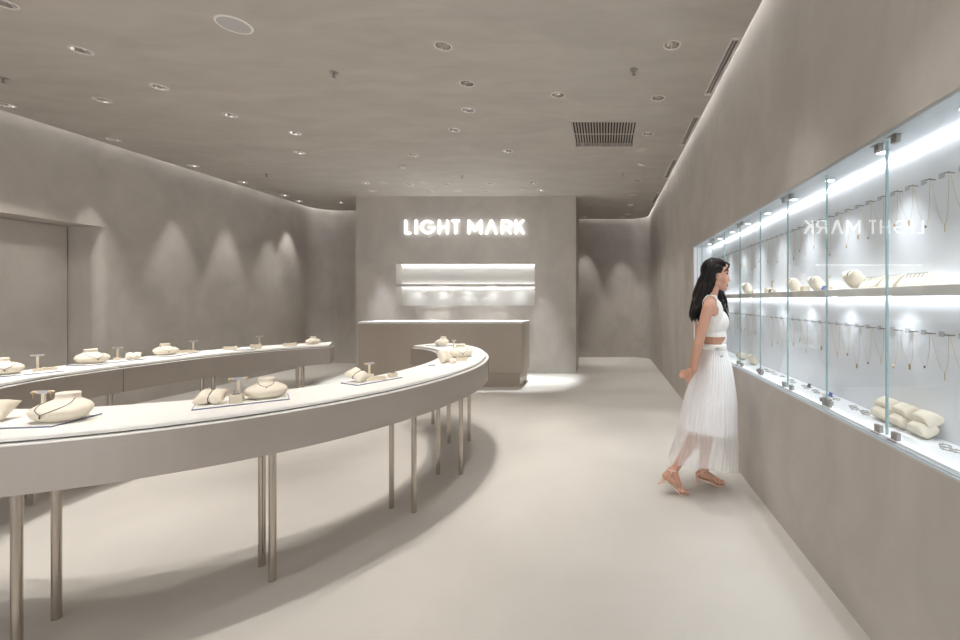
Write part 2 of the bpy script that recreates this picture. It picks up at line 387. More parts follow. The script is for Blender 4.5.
# ------------------------------------------------------------------ C-shaped display table
RC = (-2.6, 3.45); CO = [1.2856, 0.0181, 0.027, -0.1603, 0.0271, 0.0249, -0.0231]
def rin(t):
    r = CO[0]
    for k in (1, 2, 3): r += CO[2 * k - 1] * math.cos(k * t) + CO[2 * k] * math.sin(k * t)
    return r
def rpos(t, off=0.0):
    def p(t): r = rin(t); return Vector((RC[0] + r * math.cos(t), RC[1] + r * math.sin(t)))
    a = p(t); d = (p(t + 0.01) - p(t - 0.01)).normalized(); n = Vector((d.y, -d.x))
    return a + n * off * wof(t)
TH0, TH1 = math.radians(70.5), math.radians(-253.5)
TW = 0.46
def wof(t):
    d = math.degrees(t) % 360; d = d - 360 if d > 180 else d      # wider at the near left, as the photo shows
    u = min(1, max(0, (-15 - d) / 75)) if d < 0 else 0
    if d < -95 or d > 110: u = max(0, 1 - (((-95 - d) if d < 0 else 265 - d) / 60))
    return (0.445 + 0.125 * u * u * (3 - 2 * u)) / 0.46
ZT, ZB = 0.842, 0.664
def ring_bm(sections, t0=TH0, t1=TH1, n=150, bm=None, mi=0):
    bm = bm or BM(); rings = []
    for k in range(n + 1):
        t = t0 + (t1 - t0) * k / n
        rings.append([(*rpos(t, o), z) for o, z in sections])
    loft(bm, rings, mi=mi); bmesh.ops.recalc_face_normals(bm, faces=bm.faces); return bm
tb = thing('display_table', 'large C-shaped jewellery display table with white top and steel legs', 'table', (0, 0, 0))
bm = ring_bm([(0, ZB), (TW, ZB), (TW, ZT), (TW - 0.012, ZT), (TW - 0.012, ZT - 0.01), (0.012, ZT - 0.01), (0.012, ZT), (0, ZT)])
# seams of the apron sections
obj('apron', bm, M['apron'], tb)
e = 0.0
for k, (a, b) in enumerate(((TH0, math.radians(19.5)), (math.radians(19.3), math.radians(-95)), (math.radians(-95.2), math.radians(-176)), (math.radians(-176.2), TH1))):
    n = max(12, int(abs(a - b) / 0.035))
    pa = a if k else a - 0.008; pb = b if k < 3 else b + 0.008
    obj('rim_ledge', ring_bm([(0.002, ZT - 0.008), (TW - 0.002, ZT - 0.008), (TW - 0.002, ZT + 0.004), (0.002, ZT + 0.004)], pa, pb, n), M['white'], tb)
    obj('shadow_gap', ring_bm([(0.04, ZT + 0.004), (TW - 0.04, ZT + 0.004), (TW - 0.04, ZT + 0.010), (0.04, ZT + 0.010)], pa, pb, n), M['gap'], tb)
    z0, z1 = ZT + 0.010, ZT + 0.030
    bm = ring_bm([(0.030, z0), (TW - 0.030, z0), (TW - 0.026, z0 + 0.004), (TW - 0.026, z1 - 0.006), (TW - 0.032, z1), (0.032, z1), (0.026, z1 - 0.006), (0.026, z0 + 0.004)], pa - .005, pb + .005, n)
    obj('top_panel', bm, M['fabric'], tb)
ZTOP = ZT + 0.030
for t_, o_ in ((math.radians(19.4), TW + .0006), (math.radians(-176.1), -.0006), (math.radians(-95.1), TW + .0006)):
    p = rpos(t_, o_); bm = BM(); cyl(bm, p, .0016, ZB + .001, ZT - .009, 8); obj('apron_seam', bm, M['gap'], tb)
def th_of(x, y): return math.atan2(y - RC[1], x - RC[0])
for p in ((-1.62, 2.15), (-1.765, 2.27), (-1.226, 2.84), (-1.40, 2.90), (-1.125, 3.46), (-1.305, 3.46), (-1.31, 4.275), (-1.485, 4.215), (-1.89, 4.86), (-1.78, 5.02), (-2.354, 1.892), (-2.285, 1.712),
          (-3.84, 2.94), (-4.01, 2.86), (-3.96, 3.53), (-4.15, 3.50), (-3.73, 4.20), (-3.90, 4.27), (-3.39, 4.95), (-3.52, 5.05), (-3.22, 2.0), (-3.30, 1.83)):
    bm = BM(); cyl(bm, p, 0.016, 0.006, ZB + 0.002, 20); cyl(bm, p, 0.0165, 0.0, 0.008, 20)
    obj('leg', bm, M['steel'], tb, smooth=False)

# ------------------------------------------------------------------ wall showcase
GX = 1.121; BXW = 1.302
sc = thing('wall_showcase', 'long glass fronted white showcase let into the right wall', 'showcase', (XR, CY0, CZ0))
def L(b): # shift a world mesh into the showcase's frame
    bmesh.ops.translate(b, verts=b.verts, vec=(-XR, -CY0, -CZ0)); return b
bm = BM(); box(bm, BXW, BXW + 0.016, CY0, CY1, CZ0, CZ1); obj('back_panel', L(bm), M['caseback'], sc)
bm = BM(); box(bm, GX - 0.012, BXW, CY0 + 0.001, CY1 - 0.001, CZ0, CZ0 + 0.016); obj('deck', L(bm), M['casewhite'], sc)
bm = BM(); box(bm, XR + 0.002, GX - 0.012, CY0 + 0.001, CY1 - 0.001, CZ0, CZ0 + 0.006); box(bm, XR + 0.012, GX - 0.004, CY0 + 0.001, CY1 - 0.001, CZ0 + 0.006, CZ0 + 0.010); obj('bottom_rail', L(bm), M['alu'], sc)
bm = BM(); box(bm, XR + 0.002, BXW, CY0 + 0.001, CY1 - 0.001, CZ1 - 0.012, CZ1 - 0.0005); obj('soffit', L(bm), M['alu'], sc)
bm = BM(); box(bm, XR + 0.01, BXW, CY1 - 0.014, CY1 - 0.001, CZ0 + 0.016, CZ1 - 0.012); obj('end_panel', L(bm), M['casewhite'], sc)
bm = BM(); box(bm, XR + 0.01, BXW, CY0 + 0.001, CY0 + 0.014, CZ0 + 0.016, CZ1 - 0.012); obj('end_panel', L(bm), M['casewhite'], sc)
SX = 1.165
bm = BM(); box(bm, SX, BXW - 0.03, CY0 + 0.014, CY1 - 0.014, 1.386, 1.424, bev=0.002); obj('shelf', L(bm), M['shelf'], sc)
bm = BM(); box(bm, BXW - 0.03, BXW - 0.012, CY0 + 0.02, CY1 - 0.02, 1.388, 1.402); obj('led_strip', L(bm), M['caseled'], sc)
bm = BM(); box(bm, BXW - 0.022, BXW - 0.001, CY0 + 0.02, CY1 - 0.02, CZ1 - 0.024, CZ1 - 0.0125); obj('led_strip', L(bm), M['caseled'], sc)
pitch = 0.47; seams = [1.743 + pitch * k for k in range(-4, 8)]
bounds = [CY0 + 0.014] + [s for s in seams if s < CY1 - 0.1] + [CY1 - 0.014]
thick = {round(1.743 + pitch * k, 3) for k in (-4, -2, 0, 2, 4, 6)}
for a, b in zip(bounds, bounds[1:]):
    bm = BM(); box(bm, GX - 0.004, GX + 0.004, a + 0.0015, b - 0.0015, CZ0 + 0.022, CZ1 - 0.014)
    g = obj('glass_panel', L(bm), M['glass'], sc)
    bm = BM()
    for y, s in ((a, 1), (b, -1)):
        wd = 0.0028 if round(y, 3) in thick else 0.0019
        ya, yb = sorted((y + s * 0.0012, y + s * wd)); box(bm, GX - 0.0046, GX + 0.0046, ya, yb, CZ0 + 0.020, CZ1 - 0.014)
    obj('glass_edge', L(bm), M['edge'], g)
    for y, s in ((a, 1), (b, -1)):
        if round(y, 3) in thick:
            for z0, z1 in ((CZ0 + 0.010, CZ0 + 0.044), (CZ1 - 0.04, CZ1 - 0.008)):
                ya, yb = sorted((y + s * 0.035, y + s * 0.070)); bm = BM(); box(bm, GX - 0.009, GX + 0.009, ya, yb, z0, z1, bev=0.002)
                box(bm, XR + 0.025, GX + 0.009, ya - 0.006, yb + 0.006, *((z0 - 0.003, z0 + 0.003) if z0 < 1 else (z1 - 0.006, z1)))
                obj('clamp', L(bm), M['clamp'], g)
        elif round(y, 3) in {round(v, 3) for v in seams}:
            ya, yb = sorted((y + s * 0.012, y + s * 0.034)); bm = BM(); box(bm, GX - 0.009, GX + 0.009, ya, yb, CZ0 + 0.020, CZ0 + 0.060, bev=0.002)
            ya, yb = sorted((y + s * 0.034, y + s * 0.05)); box(bm, GX - 0.012, GX + 0.008, ya, yb, CZ0 + 0.034, CZ0 + 0.052)
            obj('hinge', L(bm), M['clamp'], g)
for k in range(12):
    y = 0.12 + 0.44 * k
    bm = BM(); lathe(bm, [(0.0301, CZ1 - 0.012), (0.03, CZ1 - 0.015), (0.022, CZ1 - 0.0155)], (1.19, y), 20); bm2 = obj('puck_ring', L(bm), M['alu'], sc)
    bm = BM(); cyl(bm, (1.19, y), 0.022, CZ1 - 0.0155, CZ1 - 0.0125, 20); obj('puck_light', L(bm), M['puck'], sc)
    ld = bpy.data.lights.new('puck_spot', 'SPOT'); ld.energy = 16.0; ld.spot_size = math.radians(80); ld.spot_blend = 1.0; ld.shadow_soft_size = 0.02; ld.color = COOL
    lo = bpy.data.objects.new('puck_spot', ld); C.objects.link(lo); lo.parent = sc; lo.location = (1.19 - XR, y - CY0, CZ1 - 0.02 - CZ0); lo.rotation_euler = (0, math.radians(5), 0)
    bm = BM(); cyl(bm, (1.215, y), 0.012, 1.3835, 1.3862, 14); obj('puck_light', L(bm), M['puck'], sc)
    l2 = bpy.data.lights.new('puck_spot', 'SPOT'); l2.energy = 2.0; l2.spot_size = math.radians(130); l2.spot_blend = 1.0; l2.shadow_soft_size = 0.02; l2.color = COOL
    lo = bpy.data.objects.new('puck_spot', l2); C.objects.link(lo); lo.parent = sc; lo.location = (1.215 - XR, y - CY0, 1.378 - CZ0)

# ------------------------------------------------------------------ ceiling fittings
def downlight(p, label, e, ang, grp, col=WARM, aim=None):
    t = thing('downlight', label, 'ceiling light', (p[0], p[1], ZC), 0, grp)
    bm = BM(); lathe(bm, [(0.055, 0.0), (0.056, -0.004), (0.068, -0.004), (0.069, 0.0), (0.055, 0.0)], n=28); obj('trim_ring', bm, M['trimring'], t)
    bm = BM(); lathe(bm, [(0.056, -0.001), (0.050, 0.028), (0.036, 0.062), (0.026, 0.075)], n=14); obj('reflector', bm, M['chrome'], t)
    bm = BM(); cyl(bm, (0, 0), 0.027, 0.075, 0.080, 16); obj('lamp', bm, M['lamp'], t)
    ld = bpy.data.lights.new('downlight_beam', 'SPOT'); ld.energy = e; ld.spot_size = math.radians(ang); ld.spot_blend = 0.6; ld.shadow_soft_size = 0.015; ld.color = col
    lo = bpy.data.objects.new('downlight_beam', ld); C.objects.link(lo); lo.parent = t; lo.location = (0, 0, -0.006 if aim else 0.004)
    if aim: lo.rotation_euler = (Vector(aim) - Vector((p[0], p[1], ZC))).to_track_quat('-Z', 'Y').to_euler()
    return t
WHERE = {'ring': ('downlight in the ceiling over the curved table', 58), 'left': ('small downlight close to the left wall', 40), 'misc': ('downlight in the open ceiling', 60),
         'right': ('downlight in the row beside the right wall', 52), 'back': ('small downlight before the recessed back wall', 44), 'desk': ('small downlight over the reception counter', 30), 'rear': ('small downlight beside the feature wall', 44), 'out': ('downlight', 62)}
cnt = {}
SPEC = {'ring': ['nearest of the right row', 'second from the front of the right row', 'third of the right row', 'fourth of the right row', 'nearest of the left row', 'second of the left row', 'third of the left row', 'fourth of the left row', 'last of the left row', 'farthest of the right row'],
        'left': ['at the left frame edge', 'second from the front', 'third from the front', 'fourth from the front', 'farthest'],
        'misc': ['left, under the nearest row', 'cut by the top left frame corner', 'left of the square air grille', 'before the feature wall, right'],
        'right': ['nearest', 'second', 'third, beside the air grille', 'fourth', 'fifth', 'sixth', 'seventh', 'farthest'],
        'back': ['right', 'left'], 'desk': ['front row, leftmost', 'front row, second', 'front row, middle', 'front row, fourth', 'front row, rightmost', 'back row, leftmost', 'back row, second', 'back row, third', 'back row, rightmost'], 'rear': ['left', 'right']}
for g, p in downs:
    i = cnt.get(g, 0); cnt[g] = i + 1
    base, ang = WHERE[g]
    if g == 'out':  lab = 'downlight outside the picture, over ' + ('the curved table' if i < 5 else 'the aisle or entrance')
    else: lab = base + ', ' + SPEC[g][i]
    e = SPOT_W * {'ring': 0.9, 'left': 0.8, 'misc': 0.6, 'right': 0.65, 'back': 0.9, 'desk': 4.5, 'rear': 0.8, 'out': 0.4}['ring' if g == 'out' and i < 5 else g]
    if g == 'out' and i < 5: ang = 58
    if (g, i) == ('misc', 0): ang = 42
    downlight(p, lab, e, ang, 'recessed downlights', COOL if g == 'desk' else WARM, (-6.57, 5.0, 0.9) if (g, i) == ('misc', 0) else None)
def sprinkler(px, py, label):
    p = cpos(px, py); t = thing('sprinkler', label, 'sprinkler', (p[0], p[1], ZC), 0, 'ceiling sprinklers')
    bm = BM(); cyl(bm, (0, 0), 0.034, -0.004, 0.0, 18); obj('escutcheon', bm, M['clamp'], t)
    bm = BM(); cyl(bm, (0, 0), 0.0055, -0.040, -0.005, 10); cyl(bm, (0, 0), 0.016, -0.044, -0.040, 12); obj('sprinkler_head', bm, M['silver'], t)
for px, py, l in ((334, 72.5, 'small sprinkler head alone on the ceiling left of the nearest right-row downlight'), (634, 70, 'small sprinkler head right of centre, between two downlights near the right wall'), (3, 78, 'small sprinkler head at the left frame edge of the ceiling'),
                  (266.5, 174, 'small sprinkler head on the far left ceiling near the wall'), (462, 176, 'small sprinkler head above the bright strip over the sign'), (623, 173.5, 'small sprinkler head behind the square air grille'), (590, 207.5, 'small sprinkler head far back beside the feature wall')): sprinkler(px, py, l)
p = cpos(234, 24.5); t = thing('ceiling_speaker', 'round grey ceiling loudspeaker at top left with pale rim', 'speaker', (p[0], p[1], ZC))
bm = BM(); lathe(bm, [(0.096, 0), (0.096, -0.006), (0.106, -0.006), (0.109, 0)], n=36); obj('rim', bm, M['pad'], t)
bm = BM(); cyl(bm, (0, 0), 0.096, -0.005, -0.0005, 36); obj('grille', bm, M['grille'], t)
p = cpos(403, 165.5); t = thing('smoke_detector', 'small round smoke detector on the ceiling before the counter', 'smoke detector', (p[0], p[1], ZC))
bm = BM(); cyl(bm, (0, 0), 0.052, -0.018, 0, 24); obj('base', bm, M['trimring'], t)
bm = BM(); cyl(bm, (0, 0), 0.036, -0.036, -0.018, 20, 0.042); obj('sensor_head', bm, M['pad'], t)
for px, py, l in ((640.6, 149.5, 'flat round ceiling cover plate behind the third right-row downlight'), (384, 182.3, 'flat round ceiling cover plate on the bright strip, left one'), (422, 182, 'flat round ceiling cover plate on the bright strip, second from left'), (523, 189, 'flat round ceiling cover plate on the bright strip, rightmost'), (457.5, 190.6, 'flat round ceiling cover plate right above the sign')):
    p = cpos(px, py); bm = BM(); cyl(bm, (0, 0), 0.075, -0.006, 0, 28)
    tag(obj('cover_plate', bm, M['plate'], loc=(p[0], p[1], ZC)), l, 'cover plate', 'ceiling cover plates')
t = thing('air_grille', 'square slatted air return grille flush in the ceiling', 'vent', (VENT[0], VENT[2], ZC))
wx, wy = VENT[1] - VENT[0], VENT[3] - VENT[2]
bm = BM(); f_ = 0.028
box(bm, -f_, wx + f_, -f_, 0.006, -0.004, 0.002); box(bm, -f_, wx + f_, wy - 0.006, wy + f_, -0.004, 0.002); box(bm, -f_, 0.006, 0.006, wy - 0.006, -0.004, 0.002); box(bm, wx - 0.006, wx + f_, 0.006, wy - 0.006, -0.004, 0.002)
obj('frame', bm, M['ceil'], t)
bm = BM(); ns = 23
for k in range(ns):
    x = 0.012 + (wx - 0.024) * k / (ns - 1); box(bm, x - 0.0075, x + 0.0075, 0.004, wy - 0.004, 0.0, 0.02)
box(bm, 0.004, wx - 0.004, wy / 2 - 0.004, wy / 2 + 0.004, 0.006, 0.016)
obj('slats', bm, M['slat'], t)
bm = BM(); box(bm, 0.0005, wx - 0.0005, 0.0005, wy - 0.0005, 0.045, 0.058); obj('backing', bm, M['dark'], t)
for (y0, y1), l in zip(SLOTS, ('nearest in view', 'second', 'third', 'farthest', 'outside the picture')):
    t = thing('slot_diffuser', 'long narrow black slot diffuser along the right wall, ' + l, 'vent', (0.975, y0, ZC), 0, 'slot diffusers along the right wall')
    Ln = y1 - y0; bm = BM(); box(bm, -0.038, -0.021, 0, Ln, -0.005, 0.002); box(bm, 0.021, 0.038, 0, Ln, -0.005, 0.002); box(bm, -0.021, 0.021, 0, 0.044, -0.005, 0.002); box(bm, -0.021, 0.021, Ln - 0.044, Ln, -0.005, 0.002); obj('frame', bm, M['trimring'], t)
    bm = BM(); box(bm, -0.003, 0.003, 0.044, Ln - 0.044, -0.002, 0.02); obj('blade', bm, M['trimring'], t)
    bm = BM(); box(bm, -0.0225, 0.0225, 0.042, Ln - 0.042, 0.045, 0.058); obj('backing', bm, M['dark'], t)

# ------------------------------------------------------------------ jewellery displays
def bust_ring(z):                 # half width, half depth, depth shift at height z (unit bust 0.26 wide)
    K = [(0, .070, .040, 0), (.004, .085, .052, 0), (.02, .116, .074, 0), (.04, .130, .086, .004), (.055, .126, .083, .012), (.068, .106, .068, .022), (.078, .076, .050, .030), (.085, .056, .040, .034), (.094, .050, .036, .036), (.108, .052, .037, .037), (.113, .050, .035, .037)]
    for a, b in zip(K, K[1:]):
        if z <= b[0]:
            u = (z - a[0]) / (b[0] - a[0]); return [a[i] + (b[i] - a[i]) * u for i in (1, 2, 3)]
    return K[-1][1:]
def bust_mesh():
    bm = BM(); rings = []
    for z in [0, .004, .01, .02, .03, .04, .048, .055, .062, .068, .073, .078, .082, .085, .09, .094, .101, .108, .113]:
        a, b, s = bust_ring(z); rings.append([(math.copysign(abs(math.cos(t)) ** 0.9, math.cos(t)) * a, s + math.sin(t) * b, z) for t in (2 * PI * k / 40 for k in range(40))])
    a, b, s = bust_ring(.113); rings.append([(math.cos(t) * a * .8, s + math.sin(t) * b * .8, .108) for t in (2 * PI * k / 40 for k in range(40))])
    loft(bm, rings); return bm
b0 = BM()
_bust = bust_mesh(); BUST = bpy.data.meshes.new('necklace_bust'); _bust.normal_update(); _bust.to_mesh(BUST); _bust.free(); BUST.materials.append(M['cream'])
for p_ in BUST.polygons: p_.use_smooth = True
def bust(x, y, rz, s, label, z=None, neck=None, nm='darksilver', drop=0.05):
    o = bpy.data.objects.new('necklace_bust', BUST); C.objects.link(o); o.location = (x, y, ZTOP + 0.0065 if z is None else z); o.rotation_euler = (0, 0, rz); o.scale = (s * .86, s, s * 1.12)
    tag(o, label, 'necklace bust', 'necklace busts on the display table')
    if neck:
        pts = []
        for k in range(41):
            u = k / 40; t = PI * 1.12 + (PI * 0.76) * u      # round the front of the neck
            v = 1 - abs(2 * u - 1); z_ = .089 - drop * v ** 1.15
            a, b, sh = bust_ring(z_); pts.append((math.cos(t) * (a + .0022) * (1 - 0.0 * v), sh + math.sin(t) * (b + .0022), z_ + .001))
        bm = BM(); tube(bm, pts, 0.0016, 5)
        n = thing('necklace', neck, 'necklace', o.location, rz, 'necklaces on the busts'); n.scale = (s * .86, s, s * 1.12)
        obj('chain', bm, M[nm], n)
        m = pts[20]; bm = BM(); ellipsoid(bm, (m[0], m[1] - .004, m[2] - .007), (.0045, .003, .008), n=10); obj('pendant', bm, M[nm], n, True)
    return o
def cushion_bm(a, b, h, groove=0.35, gw=0.16, n=22, p=3.2):
    bm = BM(); top, bot = [], []
    for i in range(n + 1):
        x = -1 + 2 * i / n; rt, rb = [], []
        for j in range(n + 1):
            y = -1 + 2 * j / n
            k = (max(0, 1 - abs(x) ** p) ** .6) * (max(0, 1 - abs(y) ** p) ** .6)
            pin = 1 - 0.10 * (1 - x * x) * abs(y) ** 3; pin2 = 1 - 0.10 * (1 - y * y) * abs(x) ** 3
            g = 1 - groove * math.exp(-(x / gw) ** 2)
            X, Y = x * a * pin2, y * b * pin * (1 - groove * .35 * math.exp(-(x / gw) ** 2))
            rt.append(bm.verts.new((X, Y, h * k * g))); rb.append(bm.verts.new((X, Y, -h * k * g)))
        top.append(rt); bot.append(rb)
    for i in range(n):
        for j in range(n):
            bm.faces.new((top[i][j], top[i + 1][j], top[i + 1][j + 1], top[i][j + 1])); bm.faces.new((bot[i][j], bot[i][j + 1], bot[i + 1][j + 1], bot[i + 1][j]))
    bmesh.ops.remove_doubles(bm, verts=bm.verts, dist=1e-5); return bm
def ring_pts(a, c, n=30): return [(0, a * math.cos(2 * PI * k / n), c * math.sin(2 * PI * k / n)) for k in range(n)]
def pillow(x, y, z0, rz, tilt, a, b, h, label, bracelet=None, cat='jewellery cushion', group='bracelet cushions on the display table', roll=0.0):
    bm = cushion_bm(a, b, h); E_ = Euler((tilt, roll, 0)).to_matrix()
    bmesh.ops.transform(bm, matrix=E_.to_4x4(), verts=bm.verts); lo = min(v.co.z for v in bm.verts)
    bmesh.ops.translate(bm, verts=bm.verts, vec=(0, 0, -lo))
    o = obj('bracelet_cushion', bm, M['cream'], None, True, (x, y, z0)); o.rotation_euler = (0, 0, rz); tag(o, label, cat, group)
    if bracelet:
        bm = BM(); P = [E_ @ Vector(q) - Vector((0, 0, lo)) for q in ring_pts(b * 0.90, h * 0.68)]
        tube(bm, P, 0.0022, 6, True)
        for k in (6, 7, 8, 9): ellipsoid(bm, P[k], (.0035, .0035, .0035), n=8)
        r = obj('bracelet', bm, M['darksilver'], None, True, (x, y, z0)); r.rotation_euler = (0, 0, rz); tag(r, bracelet, 'bracelet', 'bracelets on cushions')
    return o
def tstand(x, y, rz, h, label, z=None, earr=None, bw=0.075, tagm='tag'):
    z = ZTOP + 0.0065 if z is None else z
    t = thing('earring_stand', label, 'earring stand', (x, y, z), rz, 'earring stands')
    bm = BM(); box(bm, -.022, .022, -.018, .018, 0, .020, bev=.002); obj('base', bm, M['ivory'], t)
    bm = BM(); box(bm, -.006, .006, -.004, .004, .020, h - .006); obj('stem', bm, M['ivory'], t)
    bm = BM(); box(bm, -bw / 2, bw / 2, -.005, .005, h - .008, h, bev=.001); obj('crossbar', bm, M['ivory'], t)
    bm = BM(); box(bm, -.018, .018, -.0075, -.0055, h - .012, h + .002); obj('price_tag', bm, M[tagm], t)
    if earr:
        for s, w_ in ((-1, 'left'), (1, 'right')):
            bm = BM(); tube(bm, [(s * bw * .42, -.007, h - .002), (s * bw * .42, -.008, h - .015), (s * bw * .42, -.008, h - .032)], .0011, 5); ellipsoid(bm, (s * bw * .42, -.0085, h - .006), (.007, .004, .006), n=10)
            e_ = obj('earring', bm, M['gold'], None, True, (x, y, z)); e_.rotation_euler = (0, 0, rz); tag(e_, w_ + ' gold drop earring hanging on the ' + earr, 'earring', 'earrings on the stands')
def block(x, y, rz, sx, sy, h, label, z=None, slot=True, ring=None):
    z = ZTOP + 0.0065 if z is None else z
    t = thing('ring_block', label, 'ring block', (x, y, z), rz, 'ring blocks')
    bm = BM(); box(bm, -sx / 2, sx / 2, -sy / 2, sy / 2, 0, h, bev=min(.003, h / 5)); obj('block', bm, M['ivory'], t)
    bm = BM(); box(bm, -sx * .3, sx * .3, -sy * .42, sy * .1, h - .0005, h + .0012); obj('slot_pad', bm, M['darksilver' if slot else 'pad'], t)
    if ring:
        bm = BM(); tube(bm, [(.008 * math.cos(2 * PI * k / 20), 0, h + .0085 + .008 * math.sin(2 * PI * k / 20)) for k in range(20)], .0014, 5, True)
        r = obj('finger_ring', bm, M['silver'], None, True, (x, y, z)); r.rotation_euler = (0, 0, rz); tag(r, ring, 'ring', 'rings on blocks')
def tray(x, y, rz, sx, sy, label):
    t = thing('display_tray', label, 'tray', (x, y, ZTOP), rz, 'flat display trays')
    bm = BM(); box(bm, -sx / 2, sx / 2, -sy / 2, sy / 2, 0, .005); obj('rim', bm, M['padrim'], t)
    bm = BM(); box(bm, -sx / 2 + .004, sx / 2 - .004, -sy / 2 + .004, sy / 2 - .004, .004, .0062); obj('pad', bm, M['pad'], t)
R_ = math.radians
# near group at the left frame edge
tray(-2.37, 1.79, R_(8), .40, .20, 'flat white tray with blue-grey edge at the left frame edge')
bust(-2.225, 1.80, R_(8), 0.86, 'large cream necklace bust in front at the left, on the nearest tray', neck='dark Y-shaped lariat necklace on the nearest bust', drop=.052)
pillow(-2.50, 1.78, ZTOP + .0065, R_(25), R_(28), .075, .055, .035, 'cream bracelet cushion cut by the left frame edge', 'dark bracelet round the cushion at the left frame edge')
tstand(-2.42, 1.90, R_(12), .100, 'T-shaped earring stand behind the largest bust, near left', earr='stand behind the largest bust')
# middle group
tray(-1.765, 2.155, R_(38), .36, .17, 'flat white tray under the frontal bust, middle of the near side')
bust(-1.70, 2.215, R_(38), 0.78, 'cream necklace bust facing front, middle of the near table side', neck='silver necklace with teardrop pendant on the frontal bust', nm='silver', drop=.022)
pillow(-1.86, 2.085, ZTOP + .0065, R_(20), R_(24), .058, .045, .030, 'cream cushion with pointed corners left of the frontal bust', 'silver bracelet round the pointed cushion')
tstand(-1.79, 2.155, R_(35), .112, 'T-shaped earring stand between pointed cushion and frontal bust', earr='stand beside the frontal bust')
block(-1.76, 2.105, R_(35), .05, .042, .042, 'square ivory ring block in front of the middle earring stand', ring='small silver ring on the square ivory block')
# right group
tray(-1.43, 2.72, R_(62), .30, .16, 'flat white tray with grey edge on the right half of the near side')
pillow(-1.485, 2.65, ZTOP + .0065, R_(-10), R_(20), .06, .042, .028, 'cream cushion tied in the middle, right half of the near side', 'dark bracelet round the tied cushion', roll=R_(25))
tstand(-1.495, 2.80, R_(60), .092, 'T-shaped earring stand behind the tied cushion', earr='stand behind the tied cushion', bw=.06)
bm = BM(); box(bm, -.055, .055, -.022, .022, 0, .006); box(bm, -.055, .055, -.022, -.016, .006, .02); box(bm, -.055, .055, .016, .022, .006, .02); box(bm, -.055, -.049, -.016, .016, .006, .02); box(bm, .049, .055, -.016, .016, .006, .02)
o = obj('jewellery_dish', bm, M['ivory'], None, False, (-1.40, 2.70, ZTOP + .0065)); o.rotation_euler = (0, 0, R_(35)); tag(o, 'long low ivory dish right of the tied cushion', 'dish')
block(-1.345, 2.80, R_(60), .046, .04, .028, 'low ivory ring block at the right end of the tray with the tied cushion', ring='tiny silver ring at the right end of the tray')
# curve at the right
pillow(-1.27, 3.50, ZTOP + .0005, R_(70), R_(60), .06, .055, .032, 'tall white cushion propped up on the curve of the table', None)
pillow(-1.185, 3.44, ZTOP + .0005, R_(60), R_(40), .03, .024, .016, 'tiny cream cushion in front on the curve of the table', None)
bust(-1.245, 3.84, R_(28), 0.88, 'wide cream bust lying on the curve beside the propped cushion', z=ZTOP + .0005, neck='thin dark necklace on the wide bust at the curve')
block(-1.165, 3.60, R_(15), .085, .04, .03, 'long ivory ring block in front of the wide bust at the curve', z=ZTOP + .0005)
tstand(-1.40, 4.10, R_(60), .125, 'thin earring stand behind the wide bust at the curve', z=ZTOP + .0005, bw=.05)
bm = BM(); box(bm, -.025, .025, -.012, .012, 0, .004); o = obj('name_plate', bm, M['padrim'], None, False, (-1.31, 3.35, ZTOP)); tag(o, 'small flat blue-grey plate lying before the propped cushion', 'plate')
tray(-1.80, 4.80, R_(-32), .26, .15, 'grey edged tray at the far right end of the table')
bust(-1.77, 4.79, R_(-30), 0.72, 'cream bust at the far right end of the table before the counter', neck='dark necklace on the bust at the far right end')
# back arm of the table
tray(-3.93, 2.93, R_(62), .40, .17, 'grey edged tray on the back arm near the left frame edge')
bust(-3.97, 2.90, R_(62), 0.85, 'cream bust at the left frame edge on the back arm', neck='dark necklace on the back arm bust at the left frame edge')
tstand(-3.90, 3.03, R_(50), .115, 'earring stand with ivory base right of the leftmost back bust', bw=.06)
block(-3.89, 3.09, R_(50), .07, .04, .022, 'low ivory ring block beside the leftmost back earring stand')
tray(-3.965, 3.52, R_(85), .40, .18, 'tray under the second bust of the back arm')
bust(-3.985, 3.43, R_(70), 0.86, 'second cream bust from the left on the back arm', neck='dark necklace on the second bust of the back arm')
tstand(-3.98, 3.60, R_(60), .105, 'earring stand between second bust and lying cushion, back arm', bw=.06)
pillow(-3.915, 3.66, ZTOP + .0065, R_(40), R_(30), .05, .036, .024, 'small cream cushion right of the second back bust', None)
tray(-3.90, 4.02, R_(105), .36, .17, 'tray under the third bust of the back arm')
bust(-3.93, 3.95, R_(60), 0.78, 'third cream bust from the left on the back arm', neck='faint necklace on the third bust of the back arm')
tstand(-3.855, 4.13, R_(50), .110, 'earring stand right of the third back bust', bw=.06)
block(-3.90, 4.09, R_(50), .08, .04, .026, 'low ivory ring block right of the third back bust')
tray(-3.65, 4.50, R_(120), .30, .16, 'tray with ring block and earring stand toward the far end')
block(-3.735, 4.40, R_(30), .11, .05, .028, 'flat ivory ring block left of the fourth back earring stand')
tstand(-3.57, 4.56, R_(40), .118, 'fourth earring stand of the back arm, toward the far end', bw=.06)
block(-3.56, 4.50, R_(40), .09, .05, .04, 'ivory ring block under the fourth back earring stand')
block(-3.38, 4.74, R_(20), .115, .06, .03, 'flat ivory ring block left of the last back bust')
bust(-3.28, 4.96, R_(35), 0.66, 'last cream bust at the far end of the back arm', z=ZTOP + .0005, neck='dark necklace on the last bust of the back arm')

